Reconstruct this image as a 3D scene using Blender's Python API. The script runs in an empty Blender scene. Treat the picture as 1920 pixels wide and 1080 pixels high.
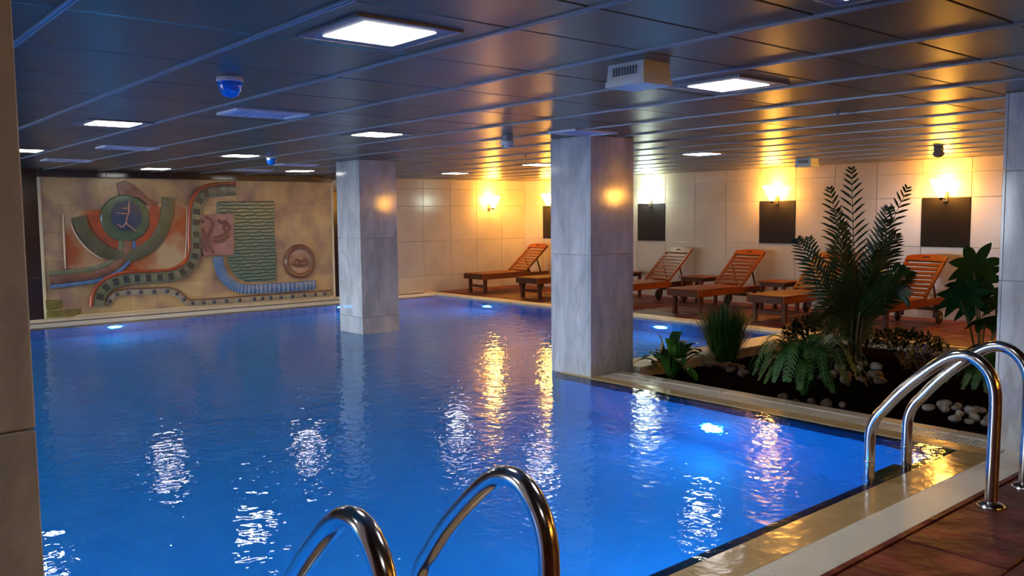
import bpy, bmesh, math, random
from mathutils import Vector, Matrix, Euler
R = random.Random(7)
SC = bpy.context.scene
COL = SC.collection
PI = math.pi

# ------------------------------------------------------------------ camera, sky, exposure
cam = bpy.data.objects.new('camera', bpy.data.cameras.new('camera'))
COL.objects.link(cam)
cam.data.sensor_width = 36.0
cam.data.lens = 30.159
cam.data.clip_start = 0.05
cam.data.clip_end = 200
_yaw, _pit, _rol = 0.86703038, -0.08498027, -0.00957828
_d = Vector((-math.sin(_yaw)*math.cos(_pit), math.cos(_yaw)*math.cos(_pit), math.sin(_pit)))
_r = _d.cross(Vector((0, 0, 1))).normalized()
_u = _r.cross(_d)
_r2 = math.cos(_rol)*_r + math.sin(_rol)*_u
_u2 = -math.sin(_rol)*_r + math.cos(_rol)*_u
_m = Matrix((_r2, _u2, -_d)).transposed().to_4x4()
_m.translation = Vector((0, 0, 1.65))
cam.matrix_world = _m
SC.camera = cam

SC.view_settings.view_transform = 'Standard'
SC.view_settings.look = 'None'
SC.view_settings.gamma = 1.0
SC.view_settings.use_curve_mapping = False
SC.view_settings.exposure = 0.0

SKY = 17.0                      # dusk sky seen only through the window wall behind the camera
LED = 28.0                      # ceiling LED diffusers
SCONCE = 110.0                  # wall sconce shades
POOL = 150.0                   # underwater lamp lenses
w = bpy.data.worlds.new('dusk_sky')
SC.world = w
w.use_nodes = True
w.node_tree.nodes['Background'].inputs['Color'].default_value = (0.80, 0.90, 1.0, 1)
w.node_tree.nodes['Background'].inputs['Strength'].default_value = SKY

# windows in the wall behind the camera: (x0, x1), z range
WIN = [(-15.0, -12.2), (-11.8, -9.0), (-8.6, -5.8)]
WZ0, WZ1 = 0.25, 2.25
WY = -3.6
for i, (a, b) in enumerate(WIN):          # portals only guide sampling of the sky through each window
    ld = bpy.data.lights.new('window_portal', 'AREA')
    ld.shape = 'RECTANGLE'; ld.size = b-a; ld.size_y = WZ1-WZ0
    ld.cycles.is_portal = True
    lo = bpy.data.objects.new('window_portal', ld); COL.objects.link(lo)
    lo.location = ((a+b)/2, WY-0.12, (WZ0+WZ1)/2)
    lo.rotation_euler = (PI/2, 0, 0)

# ------------------------------------------------------------------ materials
def srgb(r, g, b):
    f = lambda c: (c/255/12.92) if c/255 <= 0.04045 else ((c/255+0.055)/1.055)**2.4
    return (f(r), f(g), f(b))
def node(nt, t, **kw):
    n = nt.nodes.new(t)
    for k, v in kw.items(): setattr(n, k, v)
    return n
def mat(name, col, rough=0.5, metal=0.0, spec=0.5, col2=None, scale=4.0, detail=4.0, lo=0.35, hi=0.65,
        bump=0.0, bscale=20.0, bdist=0.01, coat=0.0, rnd=0.0, emit=None, estr=0.0, stretch=None, sheen=0.0):
    m = bpy.data.materials.new(name); m.use_nodes = True
    nt = m.node_tree; b = nt.nodes['Principled BSDF']
    b.inputs['Base Color'].default_value = (*col, 1)
    b.inputs['Roughness'].default_value = rough
    b.inputs['Metallic'].default_value = metal
    b.inputs['Specular IOR Level'].default_value = spec
    b.inputs['Coat Weight'].default_value = coat
    b.inputs['Coat Roughness'].default_value = 0.05
    geo = node(nt, 'ShaderNodeNewGeometry')
    pos = geo.outputs['Position']
    if stretch:
        mp = node(nt, 'ShaderNodeMapping'); mp.inputs['Scale'].default_value = stretch
        nt.links.new(pos, mp.inputs['Vector']); pos = mp.outputs['Vector']
    last = None
    if col2 is not None:
        n = node(nt, 'ShaderNodeTexNoise'); n.inputs['Scale'].default_value = scale; n.inputs['Detail'].default_value = detail
        nt.links.new(pos, n.inputs['Vector'])
        r = node(nt, 'ShaderNodeValToRGB')
        r.color_ramp.elements[0].position = lo; r.color_ramp.elements[1].position = hi
        r.color_ramp.elements[0].color = (*col, 1); r.color_ramp.elements[1].color = (*col2, 1)
        nt.links.new(n.outputs['Fac'], r.inputs['Fac'])
        last = r.outputs['Color']
    if rnd > 0:
        oi = node(nt, 'ShaderNodeObjectInfo')
        mr = node(nt, 'ShaderNodeMapRange'); mr.inputs['To Min'].default_value = 1-rnd; mr.inputs['To Max'].default_value = 1+rnd
        nt.links.new(oi.outputs['Random'], mr.inputs['Value'])
        hs = node(nt, 'ShaderNodeHueSaturation')
        nt.links.new(mr.outputs['Result'], hs.inputs['Value'])
        if last: nt.links.new(last, hs.inputs['Color'])
        else: hs.inputs['Color'].default_value = (*col, 1)
        last = hs.outputs['Color']
    if last: nt.links.new(last, b.inputs['Base Color'])
    if bump > 0:
        n2 = node(nt, 'ShaderNodeTexNoise'); n2.inputs['Scale'].default_value = bscale; n2.inputs['Detail'].default_value = 5
        nt.links.new(pos, n2.inputs['Vector'])
        bp = node(nt, 'ShaderNodeBump'); bp.inputs['Strength'].default_value = bump; bp.inputs['Distance'].default_value = bdist
        nt.links.new(n2.outputs['Fac'], bp.inputs['Height']); nt.links.new(bp.outputs['Normal'], b.inputs['Normal'])
    if emit is not None:
        b.inputs['Emission Color'].default_value = (*emit, 1); b.inputs['Emission Strength'].default_value = estr
    return m
def marble_mat(name, base, vein, rough):
    m = bpy.data.materials.new(name); m.use_nodes = True
    nt = m.node_tree; b = nt.nodes['Principled BSDF']
    geo = node(nt, 'ShaderNodeNewGeometry'); oi = node(nt, 'ShaderNodeObjectInfo')
    sc = node(nt, 'ShaderNodeVectorMath', operation='SCALE'); sc.inputs['Scale'].default_value = 7.0
    cx = node(nt, 'ShaderNodeCombineXYZ')
    for k in range(3): nt.links.new(oi.outputs['Random'], cx.inputs[k])
    nt.links.new(cx.outputs[0], sc.inputs[0])
    ad = node(nt, 'ShaderNodeVectorMath', operation='ADD')
    nt.links.new(geo.outputs['Position'], ad.inputs[0]); nt.links.new(sc.outputs[0], ad.inputs[1])
    mp = node(nt, 'ShaderNodeMapping'); mp.inputs['Scale'].default_value = (2.2, 2.2, 0.7); mp.inputs['Rotation'].default_value = (0.25, 0.2, 0)
    nt.links.new(ad.outputs[0], mp.inputs['Vector'])
    n = node(nt, 'ShaderNodeTexNoise'); n.inputs['Scale'].default_value = 1.1; n.inputs['Detail'].default_value = 9; n.inputs['Distortion'].default_value = 0.7; n.inputs['Roughness'].default_value = 0.62
    nt.links.new(mp.outputs[0], n.inputs['Vector'])
    # veins where the noise crosses its mid value
    s = node(nt, 'ShaderNodeMath', operation='SUBTRACT'); s.inputs[1].default_value = 0.5
    a = node(nt, 'ShaderNodeMath', operation='ABSOLUTE')
    nt.links.new(n.outputs['Fac'], s.inputs[0]); nt.links.new(s.outputs[0], a.inputs[0])
    r = node(nt, 'ShaderNodeValToRGB'); r.color_ramp.elements[0].position = 0.0; r.color_ramp.elements[1].position = 0.05
    r.color_ramp.elements[0].color = (*vein, 1); r.color_ramp.elements[1].color = (*base, 1)
    nt.links.new(a.outputs[0], r.inputs['Fac'])
    n3 = node(nt, 'ShaderNodeTexNoise'); n3.inputs['Scale'].default_value = 3.0; n3.inputs['Detail'].default_value = 6
    nt.links.new(mp.outputs[0], n3.inputs['Vector'])
    r3 = node(nt, 'ShaderNodeValToRGB'); r3.color_ramp.elements[0].position = 0.35; r3.color_ramp.elements[1].position = 0.65
    r3.color_ramp.elements[0].color = (0.76, 0.775, 0.79, 1); r3.color_ramp.elements[1].color = (1, 1, 1, 1)
    nt.links.new(n3.outputs['Fac'], r3.inputs['Fac'])
    mx = node(nt, 'ShaderNodeMix', data_type='RGBA', blend_type='MULTIPLY'); mx.inputs[0].default_value = 1.0
    nt.links.new(r.outputs['Color'], mx.inputs[6]); nt.links.new(r3.outputs['Color'], mx.inputs[7])
    nt.links.new(mx.outputs[2], b.inputs['Base Color'])
    b.inputs['Roughness'].default_value = rough
    return m
def water_mat():
    m = bpy.data.materials.new('pool_water'); m.use_nodes = True
    nt = m.node_tree; nt.nodes.remove(nt.nodes['Principled BSDF'])
    out = nt.nodes['Material Output']
    geo = node(nt, 'ShaderNodeNewGeometry')
    n1 = node(nt, 'ShaderNodeTexNoise'); n1.inputs['Scale'].default_value = 5.0; n1.inputs['Detail'].default_value = 2.0
    n2 = node(nt, 'ShaderNodeTexNoise'); n2.inputs['Scale'].default_value = 20.0; n2.inputs['Detail'].default_value = 2.0
    n3 = node(nt, 'ShaderNodeTexNoise'); n3.inputs['Scale'].default_value = 0.55; n3.inputs['Detail'].default_value = 1.0
    for n in (n1, n2, n3): nt.links.new(geo.outputs['Position'], n.inputs['Vector'])
    # small ripples come and go over the pool
    r = node(nt, 'ShaderNodeMapRange'); r.inputs['From Min'].default_value = 0.35; r.inputs['From Max'].default_value = 0.65; r.inputs['To Min'].default_value = 0.25
    nt.links.new(n3.outputs['Fac'], r.inputs['Value'])
    mu = node(nt, 'ShaderNodeMath', operation='MULTIPLY'); nt.links.new(n2.outputs['Fac'], mu.inputs[0]); nt.links.new(r.outputs['Result'], mu.inputs[1])
    m2 = node(nt, 'ShaderNodeMath', operation='MULTIPLY'); m2.inputs[1].default_value = 0.42; nt.links.new(mu.outputs[0], m2.inputs[0])
    ad = node(nt, 'ShaderNodeMath', operation='ADD'); nt.links.new(n1.outputs['Fac'], ad.inputs[0]); nt.links.new(m2.outputs[0], ad.inputs[1])
    bp = node(nt, 'ShaderNodeBump'); bp.inputs['Strength'].default_value = 1.0; bp.inputs['Distance'].default_value = 0.0075
    nt.links.new(ad.outputs[0], bp.inputs['Height'])
    fr = node(nt, 'ShaderNodeFresnel'); fr.inputs['IOR'].default_value = 1.333; nt.links.new(bp.outputs['Normal'], fr.inputs['Normal'])
    tr = node(nt, 'ShaderNodeBsdfRefraction'); tr.inputs['IOR'].default_value = 1.333; tr.inputs['Roughness'].default_value = 0.0
    tr.inputs['Color'].default_value = (0.55, 0.90, 1.0, 1); nt.links.new(bp.outputs['Normal'], tr.inputs['Normal'])
    gl = node(nt, 'ShaderNodeBsdfGlossy'); gl.inputs['Roughness'].default_value = 0.015; nt.links.new(bp.outputs['Normal'], gl.inputs['Normal'])
    mx = node(nt, 'ShaderNodeMixShader')
    nt.links.new(fr.outputs[0], mx.inputs[0]); nt.links.new(tr.outputs[0], mx.inputs[1]); nt.links.new(gl.outputs[0], mx.inputs[2])
    nt.links.new(mx.outputs[0], out.inputs['Surface'])
    return m
def pane_mat():
    m = bpy.data.materials.new('window_glass'); m.use_nodes = True
    nt = m.node_tree; nt.nodes.remove(nt.nodes['Principled BSDF']); out = nt.nodes['Material Output']
    fr = node(nt, 'ShaderNodeFresnel'); fr.inputs['IOR'].default_value = 1.45
    tr = node(nt, 'ShaderNodeBsdfTransparent'); gl = node(nt, 'ShaderNodeBsdfGlossy'); gl.inputs['Roughness'].default_value = 0.0
    mx = node(nt, 'ShaderNodeMixShader')
    nt.links.new(fr.outputs[0], mx.inputs[0]); nt.links.new(tr.outputs[0], mx.inputs[1]); nt.links.new(gl.outputs[0], mx.inputs[2])
    nt.links.new(mx.outputs[0], out.inputs['Surface'])
    return m
M = dict(
    ceil=mat('ceiling_metal', (0.140, 0.120, 0.100), 0.32, 0.75, rnd=0.08, bump=0.03, bscale=3.0, bdist=0.01),
    ceil_back=mat('ceiling_void', (0.015, 0.015, 0.018), 0.9),
    runner=mat('grid_runner_metal', (0.38, 0.41, 0.48), 0.35, 0.2),
    frame=mat('lamp_frame_metal', (0.22, 0.20, 0.24), 0.40, 0.3),
    led=mat('led_diffuser', (0.9, 0.9, 0.9), 0.5, emit=(1.0, 0.97, 0.92), estr=LED),
    vent=mat('vent_white', (0.85, 0.85, 0.95), 0.4), vent_dark=mat('vent_core', (0.50, 0.47, 0.66), 0.5),
    white=mat('white_plastic', (0.72, 0.74, 0.74), 0.4), dark=mat('black_plastic', (0.02, 0.02, 0.022), 0.4),
    grey_pl=mat('grey_plastic', (0.30, 0.31, 0.34), 0.4),
    blue_lens=mat('blue_beacon_lens', (0.005, 0.16, 0.80), 0.12, spec=0.8, coat=0.6),
    cream=mat('cream_wall_tile', (0.49, 0.405, 0.325), 0.16, col2=(0.55, 0.46, 0.37), scale=2.2, rnd=0.04),
    grout=mat('pale_grout', (0.70, 0.63, 0.54), 0.7),
    brown=mat('dark_brown_tile', (0.030, 0.016, 0.016), 0.14, rnd=0.2), brown_grout=mat('brown_grout', (0.22, 0.17, 0.16), 0.8),
    panel=mat('charcoal_wall_panel', (0.018, 0.014, 0.016), 0.6, spec=0.15),
    marble=marble_mat('blue_grey_marble', (0.62, 0.63, 0.645), (0.50, 0.515, 0.54), 0.09),
    marble_joint=mat('marble_joint', (0.45, 0.43, 0.42), 0.6),
    slab=mat('red_stamped_concrete', (0.080, 0.0085, 0.0075), 0.46, spec=0.2, col2=(0.27, 0.062, 0.046), scale=4.2, detail=10, lo=0.44, hi=0.76, bump=0.8, bscale=6, bdist=0.035, rnd=0.14),
    slab_joint=mat('dark_slab_joint', (0.045, 0.010, 0.007), 0.8),
    lip=mat('tan_wet_lip', (0.46, 0.32, 0.155), 0.14, spec=0.45, col2=(0.55, 0.39, 0.20), scale=5, bump=0.35, bscale=11, bdist=0.012, coat=0.15),
    navy=mat('navy_waterline_tile', (0.010, 0.016, 0.075), 0.15),
    grate=mat('white_grating', (0.82, 0.78, 0.71), 0.35), channel=mat('overflow_channel', (0.035, 0.03, 0.03), 0.8),
    coping=mat('beige_coping_stone', (0.60, 0.48, 0.33), 0.45, col2=(0.70, 0.58, 0.42), scale=6, rnd=0.06, bump=0.1, bscale=30),
    coping_grey=mat('grey_beige_coping', (0.46, 0.40, 0.32), 0.45, col2=(0.54, 0.47, 0.38), scale=5, bump=0.1, bscale=30),
    basin=mat('blue_pool_tile', (0.09, 0.39, 0.72), 0.4, col2=(0.12, 0.43, 0.76), scale=3),
    water=water_mat(), pane=pane_mat(),
    plaster=mat('warm_plaster', (0.12, 0.075, 0.055), 0.7), alu=mat('window_aluminium', (0.35, 0.35, 0.36), 0.4, 0.6),
    ground=mat('outside_paving', (0.15, 0.15, 0.15), 0.9),
    steel=mat('polished_steel', (0.60, 0.58, 0.57), 0.17, 1.0), tread=mat('ladder_tread', (0.20, 0.12, 0.07), 0.35, bump=0.4, bscale=60, bdist=0.004),
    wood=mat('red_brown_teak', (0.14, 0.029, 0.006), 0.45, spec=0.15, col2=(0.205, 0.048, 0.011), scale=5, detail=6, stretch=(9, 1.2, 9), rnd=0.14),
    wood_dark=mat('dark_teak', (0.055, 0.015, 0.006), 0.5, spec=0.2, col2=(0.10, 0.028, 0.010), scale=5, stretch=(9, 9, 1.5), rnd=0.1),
    rubber=mat('black_wheel', (0.02, 0.018, 0.018), 0.5), hub=mat('grey_hub', (0.22, 0.2, 0.2), 0.4),
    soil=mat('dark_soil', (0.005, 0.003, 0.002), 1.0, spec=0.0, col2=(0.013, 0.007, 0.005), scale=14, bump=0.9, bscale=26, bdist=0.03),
    rock=mat('pale_pebble', (0.22, 0.20, 0.19), 0.6, col2=(0.36, 0.34, 0.32), scale=12, rnd=0.2), rock_brown=mat('brown_pebble', (0.085, 0.055, 0.04), 0.6, col2=(0.14, 0.095, 0.07), scale=14, rnd=0.25),
    leaf=mat('mid_green_leaf', (0.016, 0.065, 0.010), 0.42, col2=(0.034, 0.105, 0.017), scale=9, rnd=0.25),
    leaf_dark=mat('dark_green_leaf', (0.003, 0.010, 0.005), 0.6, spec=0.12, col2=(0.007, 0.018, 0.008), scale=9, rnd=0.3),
    leaf_bright=mat('bright_green_leaf', (0.020, 0.070, 0.010), 0.32, col2=(0.040, 0.12, 0.016), scale=7, rnd=0.25),
    leaf_palm=mat('palm_green_leaf', (0.011, 0.030, 0.009), 0.40, col2=(0.024, 0.054, 0.013), scale=5, rnd=0.3),
    leaf_fatsia=mat('fatsia_leaf', (0.009, 0.050, 0.022), 0.25, col2=(0.018, 0.075, 0.030), scale=6, rnd=0.2),
    leaf_silver=mat('silver_grey_leaf', (0.035, 0.045, 0.05), 0.6, rnd=0.2), flower=mat('lilac_flower', (0.10, 0.085, 0.26), 0.6),
    cane=mat('yellow_green_cane', (0.055, 0.055, 0.012), 0.45, col2=(0.085, 0.06, 0.02), scale=12), bark=mat('brown_stem', (0.10, 0.055, 0.03), 0.7),
    shade_warm=mat('warm_glass_shade', (0.9, 0.8, 0.6), 0.3, emit=(1.0, 0.46, 0.065), estr=SCONCE),
    shade_cool=mat('cool_glass_shade', (0.9, 0.95, 0.9), 0.3, emit=(0.80, 1.0, 0.80), estr=SCONCE*0.42),
    bracket=mat('sconce_bracket', (0.10, 0.08, 0.06), 0.4, 0.6),
    pool_lens=mat('pool_lamp_lens', (0.8, 0.9, 1.0), 0.2, emit=(0.06, 0.47, 1.0), estr=POOL), pool_ring=mat('pool_lamp_ring', (0.6, 0.65, 0.7), 0.3, 0.8),
    mu_bg=mat('mural_cream_glaze', (0.54, 0.37, 0.165), 0.30, col2=(0.28, 0.165, 0.13), scale=1.9, detail=5, lo=0.40, hi=0.66, rnd=0.08, bump=0.15, bscale=6),
    mu_frame=mat('mural_cream_trim', (0.72, 0.58, 0.36), 0.4),
    mu_orange=mat('mural_orange_glaze', (0.36, 0.085, 0.026), 0.3, col2=(0.46, 0.32, 0.17), scale=1.5, detail=3, lo=0.42, hi=0.60),
    mu_red=mat('mural_red_glaze', (0.42, 0.075, 0.022), 0.3, col2=(0.26, 0.06, 0.03), scale=5),
    mu_brown=mat('mural_brown_glaze', (0.17, 0.070, 0.040), 0.3, col2=(0.25, 0.12, 0.07), scale=5),
    mu_olive=mat('mural_olive_glaze', (0.085, 0.080, 0.035), 0.3, col2=(0.13, 0.12, 0.07), scale=4),
    mu_green=mat('mural_grey_green_glaze', (0.13, 0.15, 0.085), 0.3, col2=(0.21, 0.19, 0.11), scale=6),
    mu_teal=mat('mural_teal_glaze', (0.13, 0.20, 0.155), 0.22, col2=(0.19, 0.22, 0.13), scale=3), mu_ridge=mat('mural_dark_ridge', (0.050, 0.085, 0.058), 0.25),
    mu_disc=mat('mural_disc_green', (0.055, 0.085, 0.050), 0.25, col2=(0.10, 0.13, 0.07), scale=4), mu_blue_dark=mat('mural_disc_blue', (0.040, 0.055, 0.10), 0.25, col2=(0.10, 0.075, 0.075), scale=4),
    mu_blue=mat('mural_blue_glaze', (0.070, 0.14, 0.29), 0.25, col2=(0.12, 0.19, 0.32), scale=6), mu_line=mat('mural_blue_line', (0.22, 0.32, 0.45), 0.3),
    mu_cell=mat('mural_dark_cell', (0.045, 0.050, 0.050), 0.25, col2=(0.075, 0.062, 0.040), scale=2), mu_pink=mat('mural_pink_clay', (0.42, 0.22, 0.16), 0.4, col2=(0.34, 0.15, 0.11), scale=5),
    mu_cream=mat('mural_cream_line', (0.62, 0.44, 0.30), 0.35), mu_clay=mat('mural_dark_clay', (0.19, 0.080, 0.055), 0.4), mu_moss=mat('mural_moss_glaze', (0.22, 0.18, 0.04), 0.35, col2=(0.13, 0.11, 0.03), scale=8),
    mu_stud=mat('mural_stud_glaze', (0.06, 0.065, 0.09), 0.25), mu_stone=mat('mural_stone_glaze', (0.36, 0.31, 0.22), 0.35, col2=(0.28, 0.23, 0.17), scale=7),
    mu_dish=mat('mural_dish_glaze', (0.50, 0.32, 0.20), 0.3, col2=(0.36, 0.17, 0.10), scale=5),
)

# ------------------------------------------------------------------ mesh helpers
class MB:
    def __init__(s): s.v = []; s.f = []
    def add(s, v, f):
        o = len(s.v); s.v += [tuple(p) for p in v]; s.f += [tuple(i+o for i in q) for q in f]; return s
    def box(s, x0, y0, z0, x1, y1, z1):
        return s.add([(x0,y0,z0),(x1,y0,z0),(x1,y1,z0),(x0,y1,z0),(x0,y0,z1),(x1,y0,z1),(x1,y1,z1),(x0,y1,z1)],
                     [(0,3,2,1),(4,5,6,7),(0,1,5,4),(1,2,6,5),(2,3,7,6),(3,0,4,7)])
    def cbox(s, cx, cy, cz, sx, sy, sz, c=0.005, rot=None):
        hx, hy, hz = sx/2, sy/2, sz/2; c = min(c, hx*.9, hy*.9, hz*.9)
        bm = bmesh.new(); vs = []
        for a in (-1, 1):
            for b in (-1, 1):
                for d in (-1, 1):
                    vs += [(a*hx, b*(hy-c), d*(hz-c)), (a*(hx-c), b*hy, d*(hz-c)), (a*(hx-c), b*(hy-c), d*hz)]
        for p in vs: bm.verts.new(p)
        bmesh.ops.convex_hull(bm, input=bm.verts[:])
        bmesh.ops.dissolve_limit(bm, angle_limit=0.02, verts=bm.verts[:], edges=bm.edges[:])
        bm.verts.index_update()
        pv = [v.co.copy() for v in bm.verts]
        if rot is not None: pv = [rot @ p for p in pv]
        pf = [[v.index for v in f.verts] for f in bm.faces]
        bm.free()
        return s.add([(p.x+cx, p.y+cy, p.z+cz) for p in pv], pf)
    def tube(s, pts, r, n=8, closed=False):
        P = [Vector(p) for p in pts]; N = len(P)
        rs = r if isinstance(r, (list, tuple)) else [r]*N
        T = []
        for i in range(N):
            a = P[i-1] if (i > 0 or closed) else P[i]; b = P[(i+1) % N] if (i < N-1 or closed) else P[i]
            t = (b-a); T.append(t.normalized() if t.length > 1e-9 else Vector((0,0,1)))
        up = Vector((0,0,1)) if abs(T[0].z) < 0.9 else Vector((1,0,0))
        nrm = (up - T[0]*up.dot(T[0])).normalized()
        vs = []; fs = []
        for i in range(N):
            nrm = (nrm - T[i]*nrm.dot(T[i])).normalized(); bi = T[i].cross(nrm)
            for k in range(n):
                a = 2*PI*k/n; vs.append(P[i] + (nrm*math.cos(a)+bi*math.sin(a))*rs[i])
        M_ = N if closed else N-1
        for i in range(M_):
            j = (i+1) % N
            for k in range(n):
                l = (k+1) % n; fs.append((i*n+k, i*n+l, j*n+l, j*n+k))
        if not closed:
            fs.append(tuple(range(n-1, -1, -1))); fs.append(tuple((N-1)*n+k for k in range(n)))
        return s.add(vs, fs)
    def lathe(s, prof, n=20, c=(0,0,0), axis='z', cap=True):
        vs = []; fs = []
        for (r, z) in prof:
            for k in range(n):
                a = 2*PI*k/n; x, y = r*math.cos(a), r*math.sin(a)
                p = (x, y, z) if axis == 'z' else ((z, x, y) if axis == 'x' else (y, z, x))
                vs.append((p[0]+c[0], p[1]+c[1], p[2]+c[2]))
        for i in range(len(prof)-1):
            for k in range(n):
                l = (k+1) % n; fs.append((i*n+k, i*n+l, (i+1)*n+l, (i+1)*n+k))
        if cap:
            fs.append(tuple(range(n-1, -1, -1))); fs.append(tuple((len(prof)-1)*n+k for k in range(n)))
        return s.add(vs, fs)
    def mesh(s, name, smooth=True, ang=0.7):
        me = bpy.data.meshes.new(name); me.from_pydata(s.v, [], s.f); me.update()
        bm = bmesh.new(); bm.from_mesh(me); bmesh.ops.recalc_face_normals(bm, faces=bm.faces[:]); bm.to_mesh(me); bm.free()
        if smooth:
            me.shade_smooth(); me.set_sharp_from_angle(angle=ang)
        return me
def link(name, me, m, parent=None, loc=(0,0,0), rot=(0,0,0), scale=(1,1,1)):
    o = bpy.data.objects.new(name, me)
    if m is not None and not me.materials: me.materials.append(m)
    COL.objects.link(o); o.location = loc; o.rotation_euler = rot; o.scale = scale
    if parent is not None: o.parent = parent
    return o
def obj(name, mb, m, parent=None, loc=(0,0,0), rot=(0,0,0), smooth=True, ang=0.7):
    return link(name, mb.mesh(name, smooth, ang), m, parent, loc, rot)
def tag(o, label, cat=None, group=None, kind=None):
    o['label'] = label
    if cat: o['category'] = cat
    if group: o['group'] = group
    if kind: o['kind'] = kind
    return o
def thing(name, label, cat, loc=(0,0,0), rz=0.0, group=None):
    o = bpy.data.objects.new(name, None); COL.objects.link(o); o.empty_display_size = 0.1
    o.location = loc; o.rotation_euler = (0, 0, rz)
    return tag(o, label, cat, group)
def dup(root, loc, label, rz=None, group=None):
    r = root.copy(); COL.objects.link(r); r.location = loc; r['label'] = label
    if rz is not None: r.rotation_euler = (0, 0, rz)
    if group: r['group'] = group
    for ch in list(root.children):
        c = ch.copy(); COL.objects.link(c); c.parent = r
        for g in list(ch.children):
            d = g.copy(); COL.objects.link(d); d.parent = c
    return r
def struct(name, mb, m, parent=None, smooth=False):
    o = obj(name, mb, m, parent, smooth=smooth)
    if parent is None: o['kind'] = 'structure'
    return o
def smoothline(pts, n=6):
    P = [Vector(p) for p in pts]; out = []
    for i in range(len(P)-1):
        a = P[max(i-1, 0)]; b = P[i]; c = P[i+1]; d = P[min(i+2, len(P)-1)]
        for k in range(n):
            t = k/n
            out.append(0.5*((2*b)+(c-a)*t+(2*a-5*b+4*c-d)*t*t+(3*b-a-3*c+d)*t**3))
    out.append(P[-1]); return out

# ------------------------------------------------------------------ the setting
CZ = 2.44                       # ceiling height
XL, XR, YF, YB = -15.31, 5.0, WY, 13.41

def in_view(x, y, half=0.66):   # rough sector in front of the photograph's viewpoint
    a = math.atan2(-x, y); return abs(a-_yaw) < half and x*x+y*y > 1.0

# ceiling: void slab, metal tiles, long runners
o = struct('ceiling', MB().box(XL-.3, YF-.2, CZ+0.05, XR+.2, YB+.2, CZ+0.25), M['ceil_back'])
CEIL = o
ylines = [0.03, 0.85, 1.63, 2.42, 3.24, 4.06, 4.90, 5.75, 6.58] + [6.58+0.815*k for k in range(1, 9)]
ylines[-1] = YB
xlines = [0.88, 0.40, -0.08, -0.54, -1.0, -1.45, -1.9, -2.36, -2.83, -3.61, -4.42, -5.2, -5.95] + [-5.95-0.78*k for k in range(1, 12)] + [XL]
cells = []
for i in range(len(xlines)-1):
    for j in range(len(ylines)-1):
        cells.append((xlines[i+1], xlines[i], ylines[j], ylines[j+1]))
cells.sort(key=lambda c: (not in_view((c[0]+c[1])/2, (c[2]+c[3])/2, 0.72), math.hypot((c[0]+c[1])/2, (c[2]+c[3])/2)))
tile_cache = {}
rest = MB()
for k, (x0, x1, y0, y1) in enumerate(cells):
    cx, cy = (x0+x1)/2, (y0+y1)/2
    sx, sy = x1-x0-0.010, y1-y0-0.016
    if k < 296:
        key = (round(sx, 3), round(sy, 3))
        if key not in tile_cache: tile_cache[key] = MB().cbox(0, 0, 0, sx, sy, 0.018, 0.004).mesh('ceiling_tile', False)
        link('ceiling_tile', tile_cache[key], M['ceil'], CEIL, (cx, cy, CZ+0.009), (R.uniform(-.0022, .0022), R.uniform(-.0022, .0022), 0))
    else: rest.box(cx-sx/2, cy-sy/2, CZ, cx+sx/2, cy+sy/2, CZ+0.018)
rest.box(0.90, YF, CZ, XR, YB, CZ+0.018)
rest.box(XL, YF, CZ, 0.88, 0.02, CZ+0.018)
obj('ceiling_tile', rest, M['ceil'], CEIL, smooth=False)['kind'] = 'stuff'
for y in ylines[:-1]:
    mb = MB(); mb.box(XL, y-0.015, CZ-0.009, 0.88, y-0.005, CZ+0.04); mb.box(XL, y+0.005, CZ-0.009, 0.88, y+0.015, CZ+0.04); mb.box(XL, y-0.005, CZ-0.004, 0.88, y+0.005, CZ+0.04)
    obj('ceiling_runner', mb, M['runner'], CEIL, smooth=False)

# walls
def tile_wall(parent, cols, rows, m, place, skip=None, gap=0.005, t=0.012, name='wall_tile'):
    cache = {}
    for a, b in cols:
        for c, d in rows:
            if skip and skip(a, b, c, d): continue
            key = (round(b-a, 3), round(d-c, 3))
            if key not in cache:
                cache[key] = MB().cbox(0, 0, 0, b-a-gap, t, d-c-gap, 0.003).mesh(name, False)
            place(cache[key], (a+b)/2, (c+d)/2, m, parent, name)
WB = struct('wall_back', MB().box(XL-.3, YB, -0.2, XR+.2, YB+.2, CZ+.1), M['grout'])
rows = [(0.0, .35), (.35, 1.10), (1.10, 1.85), (1.85, 2.225), (2.225, 2.44)]
x_pan = [-14.66, -11.78, -8.90, -6.02]
colsb = [(XL+0.012, -14.66)] + [(-14.66+.72*k, -14.66+.72*(k+1)) for k in range(15)]
isp = lambda a, b, c, d: abs(c-1.10) < .01 and any(abs(a-p) < .02 for p in x_pan)
tile_wall(WB, colsb, rows, M['cream'], lambda me, a, c, m, p, n: link(n, me, m, p, (a, YB-0.006, c)), isp)
obj('wall_tile', MB().box(colsb[-1][1]+.004, YB-.012, 0, XR, YB, CZ), M['cream'], WB, smooth=False)['kind'] = 'stuff'
names = ['leftmost of the charcoal wall panels, by the corner behind the nearer pillar', 'charcoal square panel under the white-green sconce right of the nearer pillar',
         'charcoal square panel under the amber sconce left of the palm', 'charcoal square panel under the amber sconce right of the palm']
for x, l in zip(x_pan, names):
    o = obj('wall_panel', MB().cbox(0, 0, 0, .712, .02, .745, .004), M['panel'], None, (x+.36, YB-0.0105, 1.475), smooth=False)
    tag(o, l, 'panel', 'charcoal panels under the sconces')

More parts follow.
